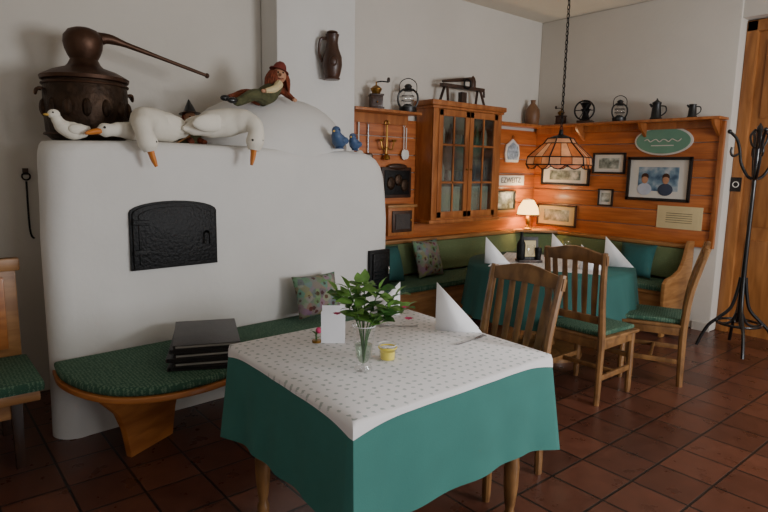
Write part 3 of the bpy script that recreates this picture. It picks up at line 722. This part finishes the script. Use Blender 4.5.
for a in (x0+.13,cm+.06):
    pts=[]
    N=24
    for i in range(N+1):
        xx=a+.31*i/N; pts.append((xx,yf_+.03+.008*math.sin(i*1.6)))
    vs=[(x,y,1.04) for x,y in pts]+[(x,y,1.33) for x,y in pts]
    b.poly(vs,[(i,i+1,i+N+2,i+N+1) for i in range(N)],'lace')
b.done()

# ------------------------------------------------------------------ shelf objects
def mill(name,loc,rz,s_=1):
    b=B(name); b.box((0,0,.01),(.13,.13,.02),'darkwood',bev=.004); b.box((0,0,.07),(.11,.11,.1),'brown',bev=.006); b.box((0,0,.125),(.125,.125,.015),'darkwood',bev=.004)
    b.ell((0,-.06,.06),(.008,.012,.008),'brass'); b.box((0,-.056,.06),(.08,.004,.05),'darkwood')
    b.lathe([(.03,.13),(.05,.17),(.052,.18),(.03,.20),(.008,.21),(.006,.24)],(0,0,0),'brass',16)
    b.tube([(0,0,.235),(.05,0,.245),(.11,0,.24)],.006,'iron',8); b.lathe([(.012,0),(.016,.02),(.01,.04)],(.11,0,.24),'darkwood',10)
    o=b.done(loc,rz); o.scale=(s_,)*3
def lantern(name,loc,s_=1):
    b=B(name)
    b.lathe([(.07,0),(.075,.02),(.075,.045),(.045,.055),(.03,.07)],(0,0,0),'pewter',20); b.lathe([(.03,.07),(.05,.1),(.052,.13),(.04,.16),(.03,.18)],(0,0,0),'glass',16,arc=1)
    b.lathe([(.04,.18),(.045,.19),(.03,.21),(.035,.225),(.02,.24),(.001,.245)],(0,0,0),'pewter',16)
    for q in (-1,1): b.tube([(q*.06,0,.04),(q*.085,0,.09),(q*.08,0,.16),(q*.035,0,.2)],.009,'pewter',8)
    b.tube([(-.075,0,.15),(-.07,0,.25),(0,0,.29),(.07,0,.25),(.075,0,.15)],.004,'iron',6)
    for q in range(2): b.ring((0,0,.1+.04*q),.055,.003,'iron','z',20,5)
    o=b.done(loc,-.7); o.scale=(s_,)*3
def wheelmill(name,loc,rz,s_=1):
    b=B(name); b.box((0,0,.015),(.16,.12,.03),'darkwood',bev=.005); b.lathe([(.05,.03),(.04,.06),(.03,.1),(.045,.14),(.055,.15)],(0,0,0),'iron',16)
    b.lathe([(.03,.15),(.055,.2),(.058,.21),(.03,.225),(.001,.24)],(0,0,0),'iron',16)
    b.ring((0,-.08,.13),.10,.009,'iron','y',28,8)
    for k in range(3):
        a=pi*k/3; b.tube([(.1*math.cos(a),-.08,.13+.1*math.sin(a)),(-.1*math.cos(a),-.08,.13-.1*math.sin(a))],.005,'iron',6)
    b.tube([(0,-.1,.13),(0,0,.13)],.008,'iron',8); b.tube([(.07,-.08,.2),(.07,-.14,.2)],[.008,.012],'darkwood',8)
    o=b.done(loc,rz); o.scale=(s_,)*3
def mug(name,loc,rz,s_=1,lid=True):
    b=B(name); b.lathe([(.055,0),(.06,.01),(.05,.03),(.045,.1),(.04,.15),(.045,.165),(.042,.165),(.037,.15),(.04,.1)],(0,0,0),'pewter',18)
    b.tube([(.042,0,.14),(.085,0,.13),(.09,0,.08),(.048,0,.04)],.007,'pewter',8)
    if lid: b.lathe([(.046,.165),(.046,.172),(.02,.19),(.006,.2),(.009,.21),(.001,.215)],(0,0,0),'pewter',18)
    b.tube([(-.04,0,.13),(-.065,0,.16)],[.014,.01],'pewter',8)
    o=b.done(loc,rz); o.scale=(s_,)*3
SZ=2.011
mill('coffee_grinder',(3.31,4.12,SZ),-.5,1.0); lantern('oil_lantern',(3.67,4.1,SZ),1.05)
b=B('stoneware_bottle'); b.lathe([(.06,0),(.075,.02),(.082,.1),(.075,.17),(.04,.22),(.025,.24),(.028,.27),(.032,.275),(.001,.275)],(0,0,0),'terra',22); b.done((5.6,4.13,SZ))
mill('coffee_grinder',(5.74,3.85,SZ),1.4,.75); wheelmill('wheel_coffee_mill',(5.73,3.54,SZ),-1.2,1.0)
lantern('oil_lantern',(5.74,3.16,SZ),.9); mug('pewter_jug',(5.74,2.78,SZ),-1,.95); mug('pewter_jug',(5.74,2.44,SZ),-1,.75,False)
b=B('antique_flax_breaker')
b.box((0,0,.14),(.5,.06,.03),'darkwood',bev=.005); b.box((0,0,.05),(.06,.05,.1),'darkwood'); 
for x in (-.2,.2):
    for s_ in (-1,1): b.tube([(x,s_*.02,.13),(x+.02*(1 if x>0 else -1),s_*.06,0)],.012,'darkwood',8)
b.tube([(-.24,0,.17),(-.05,0,.2),(.1,0,.22)],[.01,.016,.02],'darkwood',8); b.lathe([(.03,0),(.03,.05),(.02,.08),(.001,.1)],(.12,0,.155),'brown',14)
b.tube([(.22,0,.15),(.26,0,.14),(.27,0,.08)],.01,'darkwood',8); b.ring((.02,-.04,.17),.04,.008,'iron','y',18)
o=b.done((4.40,4.1,2.143)); o.scale=(1.2,1,1.15)

b=B('hanging_candelabra'); 
yy=4.19
b.tube([(0,0,.0),(0,-.01,.12),(0,-.01,.28)],[.012,.009,.007],'brass',8); b.ring((0,-.01,.3),.02,.005,'brass','y')
b.lathe([(.001,0),(.035,.01),(.03,.03),(.012,.06)],(0,-.01,-.04),'brass',14)
for s_ in (-1,1): b.tube([(0,-.01,.08),(s_*.05,-.02,.06),(s_*.07,-.02,.13)],.006,'brass',8); b.lathe([(.02,0),(.024,.02),(.001,.022)],(s_*.07,-.02,.13),'brass',10)
o=b.done((3.49,yy,1.61)); o.scale=(1.1,1.1,1)
def ladle(name,x,z,m,s_=1,fl=0):
    b=B(name)
    if fl: 
        b.tube([(0,0,0),(0,0,-.2)],[.006,.005],m,6); b.ell((0,-.01,-.25),(.035,.008,.05),m)
        b.tube([(.03,0,0),(.03,0,-.2)],[.006,.005],m,6); b.ell((.03,-.01,-.25),(.03,.008,.045),m)
    else: b.tube([(0,0,0),(0,0,-.26)],[.008,.006],m,6); b.ell((0,-.02,-.28),(.04,.025,.035),m)
    b.ring((0,0,.015),.012,.003,m,'y',12,5); b.done((x,4.20,z))
ladle('hanging_ladle',3.18,1.9,'offwhite'); ladle('hanging_ladle',3.29,1.88,'steel'); ladle('serving_spoon_set',3.72,1.88,'offwhite',1,1)
b=B('framed_relief_picture'); b.bb((3.45,4.19,1.22),(3.82,4.22,1.51),'darkwood',bev=.008); b.bb((3.48,4.18,1.25),(3.79,4.195,1.48),'iron',bev=.004)
for x,z,r in ((3.55,1.36,.05),(3.64,1.39,.045),(3.72,1.34,.05)): b.ell((x,4.175,z),(r,.015,r*1.2),'copper')
b.ell((3.64,4.19,1.515),(.12,.02,.03),'darkwood'); b.done()
b=B('wall_cupboard'); b.bb((3.42,4.05,.88),(3.74,4.215,1.14),'orangeX',bev=.005); b.bb((3.40,4.03,1.14),(3.76,4.215,1.165),'bench',bev=.005); b.bb((3.46,4.035,.91),(3.70,4.055,1.11),'darkwood',bev=.005); b.bb((3.49,4.028,.94),(3.67,4.04,1.08),'menu'); b.ell((3.68,4.03,1.02),(.01,.01,.01),'brass'); b.done()

b=B('ceramic_wall_plaque'); prof=[(-.11,-.11),(.11,-.11),(.13,-.02),(.11,.08),(.06,.11),(0,.15),(-.06,.11),(-.11,.08),(-.13,-.02)]
b.prism(prof,.02,'offwhite',T(5.36,4.205,1.7),bev=.005); b.prism([(x*.75,z*.75) for x,z in prof],.01,'clay',T(5.36,4.192,1.7)); b.ring((5.36,4.2,1.87),.015,.003,'iron','y',12,5); b.done()
b=B('wall_sign'); b.bb((5.12,4.20,1.33),(5.60,4.215,1.44),'offwhite',bev=.003); so_=b.done()
text('EZWEITZ',.085,'frameblk',T(5.36,4.198,1.385)@RX(pi/2),so_)
def frame(name,wall,a,c,z0,z1,fm,inner,mat_=None,fw=.025,pos=None):
    b=B(name)
    def q(a_,c_,za,zb,d0,d1,m,bev=0):
        if wall=='x': b.bb((WX-.03-d1,a_,za),(WX-.03-d0,c_,zb),m,bev)
        else: b.bb((a_,WY-.03-d1,za),(c_,WY-.03-d0,zb),m,bev)
    q(a,c,z0,z0+fw,0,.025,fm,.004); q(a,c,z1-fw,z1,0,.025,fm,.004); q(a,a+fw,z0,z1,0,.025,fm,.004); q(c-fw,c,z0,z1,0,.025,fm,.004)
    q(a+fw*.5,c-fw*.5,z0+fw*.5,z1-fw*.5,0.001,.008,mat_ or inner)
    if mat_:
        mx=(c-a)*.14;mz=(z1-z0)*.16
        q(a+fw+mx,c-fw-mx,z0+fw+mz,z1-fw-mz,.007,.011,inner)
    return b,q
b,_=frame('framed_picture','y',5.08,5.46,1.05,1.27,'frameblk','ph2',None,.02); b.done()
b,_=frame('framed_group_photo','x',3.49,4.11,1.34,1.57,'frameblk','ph2','offwhite'); b.done()
b,_=frame('framed_photo','x',3.09,3.46,1.48,1.70,'frameblk','ph2','offwhite',.02); b.done()
b,_=frame('framed_small_photo','x',3.2,3.37,1.14,1.32,'frameblk','ph2','offwhite',.015); b.done()
b,_=frame('framed_landscape_print','x',3.62,4.14,.87,1.12,'brown','ph2','cream',.02); b.done()
b,q=frame('framed_portrait_photo','x',2.42,3.06,1.22,1.655,'frameblk','ph3','offwhite',.03)
for yc,sm in ((2.87,'shirt'),(2.66,'darkshirt')):
    X=WX-.0425
    b.ell((X,yc,1.335),(.003,.075,.06),sm,seg=16); b.ell((X-.001,yc,1.435),(.003,.033,.045),'skin',seg=14); b.ell((X-.0005,yc,1.46),(.003,.037,.035),'brown',seg=14)
b.done()
b=B('certificate'); b.bb((WX-.036,2.29,.96),(WX-.03,2.72,1.18),'cream'); b.bb((WX-.038,2.32,.99),(WX-.035,2.69,1.15),'cream')
for k in range(5): b.bb((WX-.0395,2.38,1.02+.022*k),(WX-.0375,2.63,1.024+.022*k),'pewter')
b.done()
b=B('oval_sign'); ov=[(.285*math.cos(2*pi*k/40),.14*math.sin(2*pi*k/40)) for k in range(40)]
b.prism(ov,.02,'offwhite',T(WX-.04,2.72,1.81)@RZ(pi/2),bev=.004); b.prism([(x*.93,z*.88) for x,z in ov],.012,'signgreen',T(WX-.048,2.72,1.81)@RZ(pi/2))
b.tube([(WX-.056,2.90-.36*k/12,1.815+.014*math.sin(k*2.2)) for k in range(13)],.005,'offwhite',6,3)
b.box((WX-.055,2.72,1.765),(.004,.22,.01),'offwhite'); b.done()

# ------------------------------------------------------------------ door
b=B('door_1')
b.bb((DX-.02,DY-.10,0),(DX+.06,DY-.002,2.86),'door',bev=.01); b.bb((DX-.02,1.02,0),(DX+.06,1.12,2.86),'door',bev=.01); b.bb((DX-.02,1.02,2.76),(DX+.06,DY-.002,2.86),'door',bev=.01)
b.bb((DX+.02,1.12,.0),(DX+.055,DY-.1,2.76),'door')
for z0_,z1_ in ((.1,.9),(1.02,1.9),(2.0,2.68)):
    b.bb((DX+.008,1.60,z0_),(DX+.03,1.97,z1_),'door',bev=.01); b.bb((DX+.008,1.18,z0_),(DX+.03,1.54,z1_),'door',bev=.01)
b.tube([(DX+.02,1.2,1.02),(DX-.04,1.2,1.02),(DX-.04,1.3,1.02)],.009,'brass',8); b.done()
b=B('door_pictogram_sign'); b.bb((DX-.028,2.045,1.34),(DX-.02,2.135,1.47),'frameblk'); b.ring((DX-.03,2.09,1.405),.025,.004,'offwhite','x',18,6); b.done()

# ------------------------------------------------------------------ coat stand
b=B('coat_stand')
b.lathe([(.02,.3),(.022,.5),(.017,.9),(.017,1.5),(.022,1.55),(.018,1.62),(.02,1.78),(.028,1.80),(.02,1.83),(.001,1.86)],(0,0,0),'black',14)
for k in range(4):
    a=pi/2*k+.5; c,s_=math.cos(a),math.sin(a)
    f=lambda r,z:(r*c,r*s_,z)
    b.tube([f(.02,.62),f(.035,.50),f(.07,.36),f(.15,.27),f(.22,.2),f(.27,.1),f(.30,.013)],.014,'black',10,5)
    b.tube([f(.02,.32),f(.06,.24),f(.12,.22),f(.165,.235)],.011,'black',8,5)
    b.tube([f(.02,1.42),f(.06,1.45),f(.11,1.55),f(.13,1.66),f(.16,1.74),f(.21,1.79)],.012,'black',10,5); b.ell(f(.213,1.793),(.018,.018,.018),'black')
    b.tube([f(.125,1.62),f(.17,1.60),f(.19,1.63),f(.185,1.67)],.010,'black',8,5)
    b.tube([f(.02,1.66),f(.05,1.70),f(.06,1.76),f(.03,1.81)],.009,'black',8,5)
b.ring((0,0,.235),.165,.011,'black','z',36,8)
o=b.done((5.42,1.76,0)); o.scale=(1,1,1.03)

# ------------------------------------------------------------------ camera
f=580.0; H=1.5; pitch=math.atan(88/580); roll=math.radians(1.0); az=math.radians(50.2)
fh=Vector((math.cos(az),math.sin(az),0)); fwd=fh*math.cos(pitch)+Vector((0,0,-math.sin(pitch)))
r0=fwd.cross(Vector((0,0,1))).normalized(); u0=r0.cross(fwd)
R=r0*math.cos(roll)+u0*math.sin(roll); U=u0*math.cos(roll)-r0*math.sin(roll)
cam=bpy.data.cameras.new('camera'); co=bpy.data.objects.new('camera',cam); bpy.context.collection.objects.link(co)
mw=Matrix.Identity(4)
for i in range(3): mw[i][0]=R[i]; mw[i][1]=U[i]; mw[i][2]=-fwd[i]
mw[2][3]=H
co.matrix_world=mw; cam.sensor_width=36; cam.lens=36*f/768; cam.clip_start=.05
bpy.context.scene.camera=co

# ------------------------------------------------------------------ light
def area(name,loc,rot,sx,sy,e,col):
    L=bpy.data.lights.new(name,'AREA'); L.shape='RECTANGLE'; L.size=sx; L.size_y=sy; L.energy=e; L.color=col
    o=bpy.data.objects.new(name,L); bpy.context.collection.objects.link(o); o.location=loc; o.rotation_euler=rot
area('window_daylight_1',(3.8,Y0+.02,1.6),(pi/2,0,0),1.5,1.35,158,(.97,.98,1))
area('window_daylight_2',(1.3,Y0+.02,1.6),(pi/2,0,0),1.3,1.35,32,(.97,.98,1))
w=bpy.data.worlds.new('world'); bpy.context.scene.world=w; w.use_nodes=True
bg=w.node_tree.nodes['Background']; bg.inputs[0].default_value=(.75,.85,1,1); bg.inputs[1].default_value=1.0
